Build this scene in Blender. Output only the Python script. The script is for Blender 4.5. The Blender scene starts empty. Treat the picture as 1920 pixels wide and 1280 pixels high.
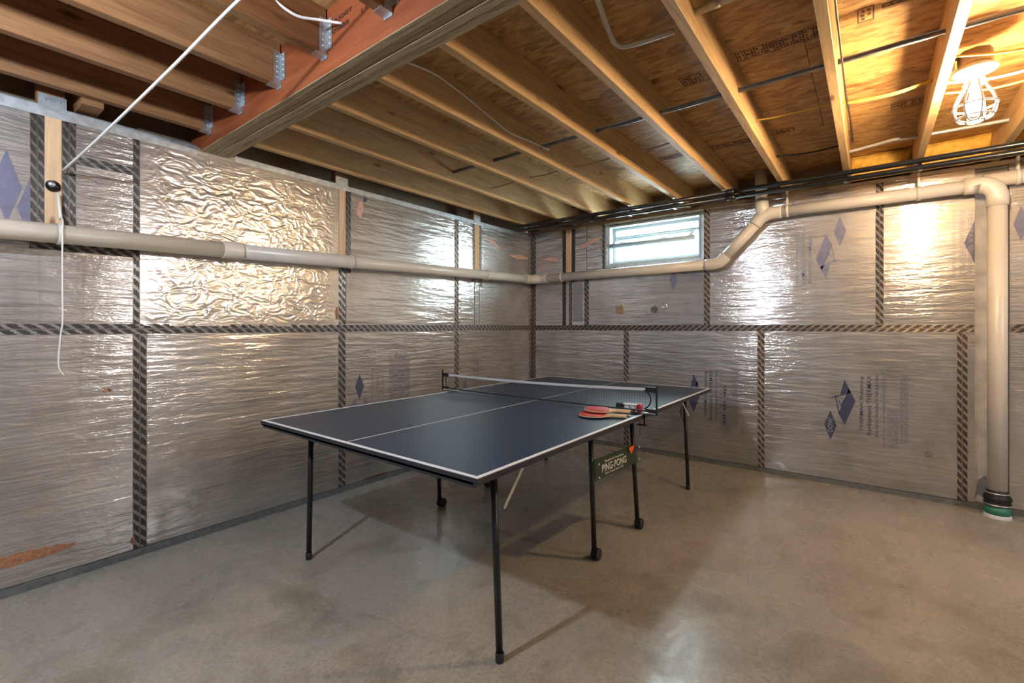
import bpy, bmesh, math, random
from mathutils import Vector, Matrix, noise
random.seed(7)
PI = math.pi
sc = bpy.context.scene
COL = sc.collection

# ------------------------------------------------------------------ camera
cam_d = bpy.data.cameras.new('camera'); cam = bpy.data.objects.new('camera', cam_d); COL.objects.link(cam)
cam.location = (0, 0, 1.25); cam.rotation_euler = (PI/2, 0, math.atan2(.6122, .7907) - PI/2)
cam_d.sensor_width = 36; cam_d.lens = 868/1920*36; cam_d.shift_y = -28/1920
cam_d.clip_start = .02; sc.camera = cam

# ------------------------------------------------------------------ sky, lamps, fill light, exposure
sc.view_settings.view_transform = 'Standard'; sc.view_settings.look = 'None'
sc.view_settings.gamma = 1; sc.view_settings.use_curve_mapping = False
sc.view_settings.exposure = 0.58
w = bpy.data.worlds.new('sky'); sc.world = w; w.use_nodes = True
w.node_tree.nodes['Background'].inputs[0].default_value = (.80, .93, 1.0, 1)
w.node_tree.nodes['Background'].inputs[1].default_value = 40
def lamp(name, loc, power, col, r=.035):
    l = bpy.data.lights.new(name, 'POINT'); l.energy = power; l.color = col; l.shadow_soft_size = r
    o = bpy.data.objects.new(name, l); o.location = loc; COL.objects.link(o); return o
WARM = (1, .69, .38)
lamp('daylight_bulb_over_stairs', (-.40, 1.58, 2.24), 86, (.78, .88, 1))
lamp('daylight_bulb_behind_camera', (2.3, -3.0, 2.20), 70, (.90, .94, 1))
lamp('fill_light_far_behind_camera', (-2.2, -2.6, 2.20), 26, (1, .90, .78))  # added soft fill, no lamp is known there
pl = bpy.data.lights.new('window_daylight', 'AREA'); pl.shape = 'RECTANGLE'; pl.size = .8; pl.size_y = .35
pl.cycles.is_portal = True
po = bpy.data.objects.new('window_daylight', pl); po.location = (4.72, 1.71, 2.12); po.rotation_euler = (0, PI/2, 0); COL.objects.link(po)
BULB_STRENGTH = 1350

# ------------------------------------------------------------------ materials
def newmat(name):
    m = bpy.data.materials.new(name); m.use_nodes = True
    nt = m.node_tree; b = nt.nodes['Principled BSDF']; return m, nt, b
def N(nt, t, **k):
    n = nt.nodes.new(t)
    for a, v in k.items(): setattr(n, a, v)
    return n
def plain(name, col, rough=.5, metal=0, bumpk=0, var=.0, scale=20, spec=.5):
    m, nt, b = newmat(name)
    b.inputs['Roughness'].default_value = rough; b.inputs['Metallic'].default_value = metal
    b.inputs['Specular IOR Level'].default_value = spec
    tc = N(nt, 'ShaderNodeTexCoord'); no = N(nt, 'ShaderNodeTexNoise'); no.inputs['Scale'].default_value = scale
    no.inputs['Detail'].default_value = 4
    nt.links.new(tc.outputs['Object'], no.inputs['Vector'])
    cr = N(nt, 'ShaderNodeValToRGB'); c = Vector(col)
    cr.color_ramp.elements[0].position = .3; cr.color_ramp.elements[1].position = .7
    cr.color_ramp.elements[0].color = (*[max(0, x*(1-var)) for x in c], 1)
    cr.color_ramp.elements[1].color = (*[min(1, x*(1+var)) for x in c], 1)
    nt.links.new(no.outputs['Fac'], cr.inputs['Fac']); nt.links.new(cr.outputs['Color'], b.inputs['Base Color'])
    if bumpk:
        bp = N(nt, 'ShaderNodeBump'); bp.inputs['Strength'].default_value = bumpk; bp.inputs['Distance'].default_value = .002
        nt.links.new(no.outputs['Fac'], bp.inputs['Height']); nt.links.new(bp.outputs['Normal'], b.inputs['Normal'])
    return m
def mapping(nt, src, scale, rot=(0,0,0), rnd=False):
    mp = N(nt, 'ShaderNodeMapping'); mp.inputs['Scale'].default_value = scale; mp.inputs['Rotation'].default_value = rot
    nt.links.new(src, mp.inputs['Vector'])
    if rnd:
        oi = N(nt, 'ShaderNodeObjectInfo'); mu = N(nt, 'ShaderNodeMath', operation='MULTIPLY'); mu.inputs[1].default_value = 37.
        nt.links.new(oi.outputs['Random'], mu.inputs[0]); nt.links.new(mu.outputs[0], mp.inputs['Location'])
    return mp.outputs[0]
def nz(nt, vec, scale, detail=4, rough=.5, dist=0):
    n = N(nt, 'ShaderNodeTexNoise'); n.inputs['Scale'].default_value = scale; n.inputs['Detail'].default_value = detail
    n.inputs['Roughness'].default_value = rough; n.inputs['Distortion'].default_value = dist
    nt.links.new(vec, n.inputs['Vector']); return n.outputs['Fac']
def math_(nt, op, a, b=None, clamp=False):
    n = N(nt, 'ShaderNodeMath', operation=op); n.use_clamp = clamp
    for i, v in enumerate((a, b)):
        if v is None: continue
        if isinstance(v, (int, float)): n.inputs[i].default_value = v
        else: nt.links.new(v, n.inputs[i])
    return n.outputs[0]
def ramp(nt, fac, stops):
    r = N(nt, 'ShaderNodeValToRGB'); e = r.color_ramp.elements
    e[0].position, e[0].color = stops[0][0], (*stops[0][1], 1); e[1].position, e[1].color = stops[-1][0], (*stops[-1][1], 1)
    for p, c in stops[1:-1]: x = e.new(p); x.color = (*c, 1)
    nt.links.new(fac, r.inputs['Fac']); return r.outputs['Color']
def mixc(nt, f, a, b, mode='MIX'):
    n = N(nt, 'ShaderNodeMix', data_type='RGBA', blend_type=mode)
    for s, v in ((n.inputs[0], f), (n.inputs[6], a), (n.inputs[7], b)):
        if isinstance(v, (int, float)): s.default_value = v
        elif isinstance(v, tuple): s.default_value = (*v, 1)
        else: nt.links.new(v, s)
    return n.outputs[2]
def bump(nt, b, h, strength, dist, prev=None):
    bp = N(nt, 'ShaderNodeBump'); bp.inputs['Strength'].default_value = strength; bp.inputs['Distance'].default_value = dist
    nt.links.new(h, bp.inputs['Height'])
    if prev: nt.links.new(prev, bp.inputs['Normal'])
    nt.links.new(bp.outputs['Normal'], b.inputs['Normal']); return bp.outputs['Normal']

def foil(name, ridge=1.0, rough=.07, base=(.645, .635, .63), tilt=0.):
    m, nt, b = newmat(name)
    tc = N(nt, 'ShaderNodeTexCoord').outputs['Object']
    v1 = mapping(nt, tc, (1.1, 1.1, 9), rnd=True); v2 = mapping(nt, tc, (1, 1, 2.6), rnd=True); v3 = mapping(nt, tc, (1, 1, 1), rnd=True)
    ridg = nz(nt, v1, 2.6, 4, .55, .3); crink = nz(nt, v2, 15, 4, .6, .25); fine = nz(nt, v2, 62, 3, .6); blot = nz(nt, v3, 3.5, 5, .6)
    area = nz(nt, v3, 1.1, 3, .5)
    col = mixc(nt, .8, base, ramp(nt, blot, [(.30, (.66, .62, .60)), (.52, (.88, .86, .84)), (.72, (.98, .97, .96))]), 'MULTIPLY')
    b.inputs['Metallic'].default_value = .95; b.inputs['Roughness'].default_value = rough
    hz = N(nt, 'ShaderNodeBsdfPrincipled'); hz.inputs['Metallic'].default_value = .80; hz.inputs['Roughness'].default_value = .44
    nt.links.new(col, b.inputs['Base Color']); nt.links.new(col, hz.inputs['Base Color'])
    k = math_(nt, 'MULTIPLY', crink, ramp(nt, area, [(.35, (.45,)*3), (.65, (1.3,)*3)]))
    n1 = bump(nt, b, ridg, 1.0, .0075*ridge)
    n2 = bump(nt, b, k, 1.0, .0021*ridge, n1)
    n3 = bump(nt, b, fine, 1.0, .00055*ridge, n2)
    nt.links.new(n2, hz.inputs['Normal'])
    mx = N(nt, 'ShaderNodeMixShader'); mx.inputs[0].default_value = .42
    nt.links.new(b.outputs[0], mx.inputs[1]); nt.links.new(hz.outputs[0], mx.inputs[2])
    nt.links.new(mx.outputs[0], nt.nodes['Material Output'].inputs['Surface'])
    return m
M = {}
M['foil'] = foil('foil_facer')
M['foil_wrinkled'] = foil('wrinkled_foil_facer', .35, .20, (.82, .79, .75))
def tape_mat(name='striped_foil_tape', base=(.42, .39, .37), lim=.62):
    m, nt, b = newmat(name)
    uv = N(nt, 'ShaderNodeTexCoord').outputs['UV']; s = N(nt, 'ShaderNodeSeparateXYZ'); nt.links.new(uv, s.inputs[0])
    u, v = s.outputs[0], s.outputs[1]
    no = nz(nt, uv, 9, 3, .5)
    ph = math_(nt, 'ADD', math_(nt, 'MULTIPLY', v, 18.), math_(nt, 'MULTIPLY', u, 1.25))
    ph = math_(nt, 'ADD', ph, math_(nt, 'MULTIPLY', no, .5))
    fr = math_(nt, 'FRACT', ph)
    dash = math_(nt, 'LESS_THAN', fr, lim)
    au = math_(nt, 'ABSOLUTE', math_(nt, 'SUBTRACT', u, .5))
    row = math_(nt, 'MULTIPLY', math_(nt, 'GREATER_THAN', au, .05), math_(nt, 'LESS_THAN', au, .46))
    seam = math_(nt, 'LESS_THAN', au, .022)
    f = math_(nt, 'MAXIMUM', math_(nt, 'MULTIPLY', dash, row), seam)
    worn = math_(nt, 'GREATER_THAN', nz(nt, uv, 30, 3, .6), .34)
    f = math_(nt, 'MULTIPLY', math_(nt, 'MULTIPLY', f, worn), .9)
    nt.links.new(mixc(nt, f, base, (.020, .017, .015)), b.inputs['Base Color'])
    nt.links.new(math_(nt, 'SUBTRACT', .85, math_(nt, 'MULTIPLY', f, .6)), b.inputs['Metallic'])
    b.inputs['Roughness'].default_value = .33
    bump(nt, b, nz(nt, uv, 40, 4, .6), 1, .003)
    return m
M['tape'] = tape_mat(); M['tape_dark'] = tape_mat('dark_striped_foil_tape', (.17, .145, .13), .66)
def wood(name, c0, c1, c2, axis='x', knots=True, rough=.62, fine=1.0):
    m, nt, b = newmat(name)
    tc = N(nt, 'ShaderNodeTexCoord').outputs['Object']
    long_ = {'x': (.35, 5, 5), 'y': (5, .35, 5), 'z': (5, 5, .35)}[axis]
    v = mapping(nt, tc, long_, rnd=True)
    g = nz(nt, v, 6*fine, 6, .6, 1.2); g2 = nz(nt, v, 26*fine, 3, .6)
    col = ramp(nt, g, [(.28, c0), (.5, c1), (.72, c2)])
    col = mixc(nt, .35, col, ramp(nt, g2, [(.35, (.62,)*3), (.6, (1,)*3)]), 'MULTIPLY')
    if knots:
        kv = mapping(nt, tc, {'x': (2.2, 7, 7), 'y': (7, 2.2, 7), 'z': (7, 7, 2.2)}[axis], rnd=True)
        vo = N(nt, 'ShaderNodeTexVoronoi'); vo.inputs['Scale'].default_value = 1.0; nt.links.new(kv, vo.inputs['Vector'])
        k = ramp(nt, vo.outputs['Distance'], [(.045, (.22, .13, .08)), (.11, (1, 1, 1))])
        col = mixc(nt, .85, col, k, 'MULTIPLY')
    nt.links.new(col, b.inputs['Base Color']); b.inputs['Roughness'].default_value = rough
    bump(nt, b, g2, .5, .001)
    return m
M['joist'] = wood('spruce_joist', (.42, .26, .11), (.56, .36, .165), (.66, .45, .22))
M['joist_left'] = wood('dark_spruce_joist', (.21, .09, .034), (.30, .14, .055), (.38, .195, .085))  # darker and more orange than the other spruce joists
M['stud'] = wood('pine_furring', (.58, .38, .22), (.70, .48, .29), (.78, .57, .38), 'z')
M['plate'] = wood('sill_plate', (.20, .15, .09), (.28, .20, .12), (.34, .26, .16), 'y', False)
M['lvl_face'] = wood('laminated_beam_face', (.20, .044, .013), (.265, .064, .019), (.32, .092, .032), 'y', False, .5, .6)
def lvl_edge():
    m, nt, b = newmat('laminated_beam_edge')
    tc = N(nt, 'ShaderNodeTexCoord').outputs['Object']
    v = mapping(nt, tc, (1, .03, 1)); g = nz(nt, v, 110, 5, .7); g2 = nz(nt, v, 400, 2, .5)
    col = ramp(nt, g, [(.36, (.13, .085, .04)), (.45, (.40, .29, .155)), (.7, (.54, .42, .25))])
    nt.links.new(mixc(nt, .4, col, ramp(nt, g2, [(.3, (.5,)*3), (.6, (1,)*3)]), 'MULTIPLY'), b.inputs['Base Color'])
    b.inputs['Roughness'].default_value = .75; bump(nt, b, g, 1, .004); return m
M['lvl_edge'] = lvl_edge()
def osb():
    m, nt, b = newmat('strand_board')
    tc = N(nt, 'ShaderNodeTexCoord').outputs['Object']
    v = mapping(nt, tc, (1.7, .55, 1), rnd=True)
    vo = N(nt, 'ShaderNodeTexVoronoi'); vo.inputs['Scale'].default_value = 26; vo.inputs['Randomness'].default_value = 1; nt.links.new(v, vo.inputs['Vector'])
    se = N(nt, 'ShaderNodeSeparateColor'); nt.links.new(vo.outputs['Color'], se.inputs[0])
    st = nz(nt, mapping(nt, tc, (3, .5, 1), rnd=True), 22, 5, .65, 1.5); big = nz(nt, tc, 3, 3)
    col = ramp(nt, math_(nt, 'ADD', math_(nt, 'MULTIPLY', se.outputs[0], .35), math_(nt, 'MULTIPLY', st, .75)),
               [(.28, (.20, .10, .035)), (.50, (.46, .26, .095)), (.72, (.60, .38, .15)), (.88, (.72, .50, .24))])
    nt.links.new(mixc(nt, .4, col, ramp(nt, big, [(.35, (.7, .66, .6)), (.65, (1, 1, 1))]), 'MULTIPLY'), b.inputs['Base Color'])
    b.inputs['Roughness'].default_value = .55; bump(nt, b, st, .7, .0015); return m
M['osb'] = osb()
def floor_mat():
    m, nt, b = newmat('sealed_concrete')
    tc = N(nt, 'ShaderNodeTexCoord').outputs['Object']
    a = nz(nt, tc, .55, 6, .55, .4); c = nz(nt, tc, 3.2, 8, .68, .5); d = nz(nt, tc, 60, 4, .7); e = nz(nt, mapping(nt, tc, (1, 1, 1), (0, 0, .7)), 1.3, 8, .72, 1.5)
    col = ramp(nt, a, [(.32, (.285, .27, .24)), (.5, (.375, .355, .315)), (.68, (.46, .435, .39))])
    col = mixc(nt, .75, col, ramp(nt, c, [(.32, (.55, .52, .47)), (.5, (.93, .92, .90)), (.7, (1.0, .99, .97))]), 'MULTIPLY')
    col = mixc(nt, .6, col, ramp(nt, e, [(.30, (.52, .50, .47)), (.44, (1, 1, 1))]), 'MULTIPLY')
    col = mixc(nt, .45, col, ramp(nt, d, [(.38, (.55, .53, .50)), (.56, (1, 1, 1))]), 'MULTIPLY')
    nt.links.new(col, b.inputs['Base Color'])
    nt.links.new(ramp(nt, c, [(.3, (.42,)*3), (.6, (.20,)*3)]), b.inputs['Roughness'])
    b.inputs['Specular IOR Level'].default_value = .6
    n1 = bump(nt, b, nz(nt, tc, 18, 5, .6), .35, .002); bump(nt, b, d, .25, .0008, n1); return m
M['floor'] = floor_mat()
M['concrete'] = plain('foundation_concrete', (.40, .37, .33), .8, bumpk=.6, var=.25, scale=9)
M['sheet_dim'] = plain('grey_painted_rear_wall', (.30, .285, .27), .5, var=.1)
M['strip'] = plain('dark_grey_footing', (.13, .145, .145), .6, bumpk=.5, var=.3, scale=30)
M['galv'] = plain('galvanised_steel', (.55, .60, .64), .42, .85, bumpk=.1, var=.22, scale=25)
M['galv_dark'] = plain('dark_conduit_steel', (.22, .23, .25), .38, .8, var=.15)
M['galv_light'] = plain('grey_conduit', (.50, .51, .53), .4, .5, var=.1)
M['pvc'] = plain('ivory_plastic_pipe', (.66, .61, .54), .32, bumpk=.05, var=.05, scale=6)
M['pvc_small'] = plain('beige_plastic_tube', (.55, .50, .40), .4, var=.06)
M['gas'] = plain('black_iron_pipe', (.018, .020, .022), .28, .3, var=.2, spec=.8)
M['white_cord'] = plain('white_cord', (.78, .77, .75), .55, var=.04)
M['black_cord'] = plain('black_cord', (.02, .02, .02), .5)
M['yellow_cable'] = plain('yellow_sheathed_cable', (.72, .52, .10), .45)
M['brown_cable'] = plain('tan_sheathed_cable', (.35, .25, .15), .5)
M['ink'] = plain('blue_print', (.055, .065, .13), .45, .1, var=.15)
M['ink_faint'] = plain('faint_blue_print', (.15, .155, .24), .4, .3, var=.15)
M['stamp'] = plain('brown_stamp_ink', (.10, .045, .02), .7, var=.2)
M['stamp_dark'] = plain('dark_stamp_ink', (.06, .02, .012), .7)
M['black_metal'] = plain('black_powder_coat', (.012, .013, .016), .32, .1, var=.1)
M['rubber'] = plain('black_rubber', (.012, .012, .012), .5)
M['zinc'] = plain('zinc_brace', (.62, .60, .57), .35, .6, var=.1)
M['top'] = plain('navy_playing_surface', (.012, .031, .070), .42, bumpk=.12, var=.12, scale=160, spec=.55)
M['line'] = plain('white_line_paint', (.72, .74, .78), .5)
M['edge'] = plain('dark_table_edge', (.02, .022, .03), .5)
M['net_white'] = plain('white_net_band', (.62, .63, .66), .7)
M['green'] = plain('dark_green_badge', (.022, .040, .022), .4)
M['cream'] = plain('cream_print', (.72, .70, .62), .5)
M['red_rubber'] = plain('red_rubber_sheet', (.52, .022, .02), .38)
M['handle'] = plain('pale_wood_handle', (.62, .42, .24), .45, var=.12)
M['orange'] = plain('orange_sticker', (.85, .10, .02), .5)
M['ball'] = plain('white_plastic_ball', (.75, .74, .71), .45)
M['red_card'] = plain('red_card', (.42, .01, .02), .4)
M['green_pipe'] = plain('green_sewer_pipe', (.045, .25, .16), .5, var=.15)
M['foam'] = plain('torn_orange_foam', (.33, .16, .085), .9, bumpk=1, var=.35, scale=60)
M['pink'] = plain('dull_pink', (.62, .36, .29), .6, var=.1)
M['vinyl'] = plain('white_window_vinyl', (.44, .51, .54), .4, var=.03)
M['batt'] = plain('yellow_fibreglass', (.78, .50, .10), .95, bumpk=1, var=.22, scale=22)
M['dust'] = plain('grey_insulation_lint', (.10, .085, .06), .95, bumpk=1, var=.5, scale=40)
M['porcelain'] = plain('white_porcelain', (.80, .76, .70), .3)
M['box_grey'] = plain('grey_junction_box', (.30, .25, .2), .5, .5)
def glassm():
    m, nt, b = newmat('clear_glass'); t = N(nt, 'ShaderNodeBsdfTransparent'); t.inputs[0].default_value = (.93, .98, .97, 1)
    g = N(nt, 'ShaderNodeBsdfGlossy'); g.inputs['Roughness'].default_value = .02
    mx = N(nt, 'ShaderNodeMixShader'); mx.inputs[0].default_value = .06
    nt.links.new(t.outputs[0], mx.inputs[1]); nt.links.new(g.outputs[0], mx.inputs[2]); nt.links.new(mx.outputs[0], nt.nodes['Material Output'].inputs['Surface']); return m
M['glass'] = glassm()
def emitm():
    m, nt, b = newmat('glowing_bulb'); b.inputs['Base Color'].default_value = (1, .9, .7, 1)
    b.inputs['Emission Color'].default_value = (*WARM, 1); b.inputs['Emission Strength'].default_value = BULB_STRENGTH; return m
M['bulb'] = emitm()

# ------------------------------------------------------------------ building helpers (all shapes in room coordinates)
ORG = {}
class MB:
    def __init__(s): s.v = []; s.f = []; s.sm = []; s.uv = None
    def add(s, vs, fs, smooth=False):
        o = len(s.v); s.v += [Vector(x) for x in vs]; s.f += [[i+o for i in f] for f in fs]; s.sm += [smooth]*len(fs); return s
    def box(s, a, b):
        x0, y0, z0 = a; x1, y1, z1 = b
        if x0 > x1: x0, x1 = x1, x0
        if y0 > y1: y0, y1 = y1, y0
        if z0 > z1: z0, z1 = z1, z0
        return s.add([(x0,y0,z0),(x1,y0,z0),(x1,y1,z0),(x0,y1,z0),(x0,y0,z1),(x1,y0,z1),(x1,y1,z1),(x0,y1,z1)],
                     [(3,2,1,0),(4,5,6,7),(0,1,5,4),(1,2,6,5),(2,3,7,6),(3,0,4,7)])
    def tube(s, pts, r, n=16, cap=True, closed=False):
        pts = [Vector(p) for p in pts]; rs = r if isinstance(r, (list, tuple)) else [r]*len(pts)
        vs = []; fs = []; up = None; L = len(pts)
        for i, p in enumerate(pts):
            if closed: t = (pts[(i+1) % L]-pts[i-1]).normalized()
            else: t = (pts[min(i+1, L-1)]-pts[max(i-1, 0)]).normalized()
            if up is None: up = Vector((0,0,1)) if abs(t.z) < .9 else Vector((1,0,0))
            a = t.cross(up)
            if a.length < 1e-5: a = t.orthogonal()
            a.normalize(); bb = t.cross(a).normalized(); up = -bb if bb.dot(up) < 0 else bb
            up = a.cross(t).normalized() if a.cross(t).dot(up) > 0 else t.cross(a).normalized()
            for k in range(n):
                q = 2*PI*k/n; vs.append(p + a*math.cos(q)*rs[i] + up*math.sin(q)*rs[i])
        for i in range(L if closed else L-1):
            j = (i+1) % L
            for k in range(n): fs.append((i*n+k, i*n+(k+1) % n, j*n+(k+1) % n, j*n+k))
        s.add(vs, fs, True)
        if cap and not closed:
            o = len(s.v)-len(vs)
            s.f += [[o+k for k in range(n)][::-1], [o+(L-1)*n+k for k in range(n)]]; s.sm += [False, False]
        return s
    def lathe(s, c, prof, axis=(0,0,1), n=32):           # prof: (radius, height along the axis)
        c = Vector(c); t = Vector(axis).normalized(); a = t.orthogonal().normalized(); b = t.cross(a); vs = []; fs = []
        for r, h in prof:
            for k in range(n):
                q = 2*PI*k/n; vs.append(c+t*h+(a*math.cos(q)+b*math.sin(q))*max(r, 1e-4))
        for i in range(len(prof)-1):
            for k in range(n): fs.append((i*n+k, i*n+(k+1) % n, (i+1)*n+(k+1) % n, (i+1)*n+k))
        return s.add(vs, fs, True)
    def prism(s, poly, d):                               # planar polygon (3-D points) pushed along vector d
        d = Vector(d); n = len(poly); vs = [Vector(p) for p in poly]+[Vector(p)+d for p in poly]
        return s.add(vs, [list(range(n))[::-1], list(range(n, 2*n))]+[(i, (i+1) % n, n+(i+1) % n, n+i) for i in range(n)])
def finish(o, label, cat, group, kind):
    if label: o['label'] = label
    if cat: o['category'] = cat
    if group: o['group'] = group
    if kind: o['kind'] = kind
def P(name, mb, mat, parent=None, label=None, cat=None, group=None, kind=None, bevel=0, uvf=None, mats=None, fmat=None):
    lo = [min(v[i] for v in mb.v) for i in range(3)]; hi = [max(v[i] for v in mb.v) for i in range(3)]
    org = Vector(((lo[0]+hi[0])/2, (lo[1]+hi[1])/2, lo[2]))
    me = bpy.data.meshes.new(name); me.from_pydata([v-org for v in mb.v], [], mb.f)
    me.polygons.foreach_set('use_smooth', mb.sm)
    for mm in (mats or [mat]): me.materials.append(mm)
    if fmat:
        for p in me.polygons: p.material_index = fmat(p)
    if uvf:
        uvl = me.uv_layers.new(name='uv')
        for l in me.loops: uvl.data[l.index].uv = uvf(mb.v[l.vertex_index])
    bm = bmesh.new(); bm.from_mesh(me); bmesh.ops.recalc_face_normals(bm, faces=bm.faces)
    if bevel: bmesh.ops.bevel(bm, geom=bm.edges[:], offset=bevel, segments=1, affect='EDGES')
    bm.to_mesh(me); bm.free(); me.update()
    o = bpy.data.objects.new(name, me); COL.objects.link(o); ORG[o.name] = org
    o.location = org - (ORG[parent.name] if parent else Vector((0,0,0)))
    if parent: o.parent = parent
    finish(o, label, cat, group, kind); return o
def T(name, loc, label, cat, group=None, kind=None):
    o = bpy.data.objects.new(name, None); COL.objects.link(o); o.location = loc; ORG[o.name] = Vector(loc)
    o.empty_display_size = .1; finish(o, label, cat, group, kind); return o
def text(name, body, at, right, up, length, mat, parent, height=None, bold=0, thick=.0004, label=None):
    cu = bpy.data.curves.new('lettering_curve', 'FONT'); cu.body = body; cu.size = 1; cu.extrude = 0; cu.offset = bold
    cu.align_x = 'LEFT'; cu.resolution_u = 3
    tmp = bpy.data.objects.new('lettering_source', cu); COL.objects.link(tmp)
    dg = bpy.context.evaluated_depsgraph_get(); me0 = bpy.data.meshes.new_from_object(tmp.evaluated_get(dg))
    xs = [v.co.x for v in me0.vertices]; ys = [v.co.y for v in me0.vertices]
    x0, x1, y0, y1 = min(xs), max(xs), min(ys), max(ys); kx = length/(x1-x0); ky = (height/(y1-y0)) if height else kx
    r, u = Vector(right).normalized(), Vector(up).normalized(); n = r.cross(u)
    mb = MB(); mb.add([Vector(at)+r*(v.co.x-x0)*kx+u*(v.co.y-y0)*ky+n*thick for v in me0.vertices], [tuple(p.vertices) for p in me0.polygons])
    bpy.data.objects.remove(tmp); bpy.data.curves.remove(cu); bpy.data.meshes.remove(me0)
    return P(name, mb, mat, parent, label)
def arc(c, a, b, r, t0, t1, n=10):
    c, a, b = Vector(c), Vector(a), Vector(b)
    return [c+a*r*math.cos(t0+(t1-t0)*i/n)+b*r*math.sin(t0+(t1-t0)*i/n) for i in range(n+1)]
def smoothpath(pts, n=8):                                # Catmull-Rom
    pts = [Vector(p) for p in pts]; out = []
    q = [pts[0]*2-pts[1]]+pts+[pts[-1]*2-pts[-2]]
    for i in range(1, len(q)-2):
        for k in range(n):
            t = k/n; out.append(.5*((2*q[i])+(q[i+1]-q[i-1])*t+(2*q[i-1]-5*q[i]+4*q[i+1]-q[i+2])*t*t+(3*q[i]-q[i-1]-3*q[i+1]+q[i+2])*t**3))
    return out+[pts[-1]]

YW, XW = 3.163, 4.47          # insulation faces of the left and right wall
ZT, ZJ, ZS = 2.32, 2.37, 2.56 # wall top, joist undersides, subfloor underside
XB, YB = -3.6, -4.2           # hidden walls behind the camera

# ------------------------------------------------------------------ floor, foundation walls
fl = P('floor', MB().box((XB-.2, YB-.2, -.12), (XW+.35, YW+.35, 0)), M['floor'], label='mottled grey sealed concrete basement floor', kind='structure')
wl = P('wall_left', MB().box((XB, YW+.055, 0), (XW+.30, YW+.30, ZT)), M['concrete'], label='concrete foundation wall lined with silver foil insulation boards', kind='structure')
mb = MB()                                                 # right foundation wall with the window opening
WY0, WY1, WZ0 = 1.245, 2.185, 1.895
mb.box((XW+.055, YB, 0), (XW+.30, YW+.05, WZ0)).box((XW+.055, YB, WZ0), (XW+.30, WY0, 2.336)).box((XW+.055, WY1, WZ0), (XW+.30, YW+.05, 2.336))
wr = P('wall_right', mb, M['concrete'], label='foil lined foundation wall with the small window', kind='structure')
P('wall_back', MB().box((XB-.1, YB-.1, 0), (XW+.3, YB, ZS+.02)), M['sheet_dim'], kind='structure', label='plain grey wall behind the camera')
P('wall_front', MB().box((XB-.1, YB, 0), (XB, YW+.3, ZS+.02)), M['sheet_dim'], kind='structure', label='plain grey wall behind the camera to the left')
# footing strip
bl = P('baseboard_left', MB().box((XB, YW-.012, 0), (XW-.015, YW+.052, .036)), M['strip'], kind='structure', label='dark grey strip at the foot of the left wall')
P('baseboard_right', MB().box((XW-.012, YB, 0), (XW+.052, YW-.015, .036)), M['strip'], kind='structure', label='dark grey strip at the foot of the right wall')

def panel_l(x0, x1, z0, z1, mat='foil', g=.002):
    return P('insulation_board', MB().box((x0+g, YW, z0+g), (x1-g, YW+.05, z1-g)), M[mat], wl)
def panel_r(y0, y1, z0, z1, g=.002):
    return P('insulation_board', MB().box((XW, y0+g, z0+g), (XW+.05, y1-g, z1-g)), M['foil'], wr)
ZH = 1.237
low_l = {}
for a, b in ((-3.55, -1.71), (-1.71, -.47), (-.47, .755), (.755, 1.98), (1.98, 3.21), (3.21, XW-.002)): low_l[a] = panel_l(a, b, .038, ZH)
up_l = {}
for a, b in ((-3.55, -1.71), (-1.71, -.47), (2.016, 3.21), (3.21, 3.465), (3.54, XW-.002)): up_l[a] = panel_l(a, b, ZH, ZT-.004)
up_l[-.47] = panel_l(-.47, .384, 1.655, ZT-.004); panel_l(-.47, .755, ZH, 1.655)
for z0, z1 in ((1.655, 2.09), (2.09, ZT-.004)): panel_l(.452, .755, z0, z1)
panel_l(1.956, 2.014, ZH, 1.70); panel_l(3.467, 3.538, ZH, 1.75)
# the wrinkled board: real creases in the facer
def crease(x, z):
    p = Vector((x*13, z*20, 3.1)); q = p+Vector((noise.noise(p*.8), noise.noise(p*.8+Vector((9,3,1))), 0))*.9
    h = (1-abs(noise.noise(q*1.0))*2.0)*.55 + (1-abs(noise.noise(q*2.3+Vector((5,0,0))))*2)*.35 + noise.noise(q*5)*.14
    return h
nx, nzz = 330, 300; x0, x1, z0, z1 = .757, 1.954, ZH+.002, ZT-.006
vs = []; fs = []
for j in range(nzz+1):
    for i in range(nx+1):
        x = x0+(x1-x0)*i/nx; z = z0+(z1-z0)*j/nzz
        e = min(1, 12*min(i/nx, 1-i/nx), 12*min(j/nzz, 1-j/nzz)); amp = .0046*(.75+.5*noise.noise(Vector((x*2, z*2, 0))))
        vs.append((x, YW-.002-e*amp*crease(x, z), z))
for j in range(nzz):
    for i in range(nx): a = j*(nx+1)+i; fs.append((a, a+1, a+nx+2, a+nx+1))
mb = MB(); mb.add(vs, fs, True); mb.box((x0, YW+.001, z0), (x1, YW+.05, z1))
P('insulation_board', mb, M['foil_wrinkled'], wl, label='heavily wrinkled foil board')

low_r = {}
for a, b in ((1.98, YW-.004), (.745, 1.98), (-.57, .745), (-1.95, -.73), (-3.2, -1.95), (-4.18, -3.2)): low_r[b] = panel_r(a, b, .038, ZH)
up_r = {}
for a, b, z0, z1 in ((2.70, YW-.004, ZH, 2.334), (2.435, 2.62, ZH, 2.334), (WY1+.03, 2.435, WZ0-.03, 2.334), (1.19, 2.435, ZH, WZ0-.03),
                     (1.19, WY0-.03, WZ0-.03, 2.334), (-.055, 1.19, ZH, 2.334), (-.57, -.055, ZH, 2.334), (-2.1, -.73, ZH, 2.334), (-4.18, -2.1, ZH, 2.334)):
    up_r[b] = panel_r(a, b, z0, z1)
panel_r(2.622, 2.698, ZH, 1.78)
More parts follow.
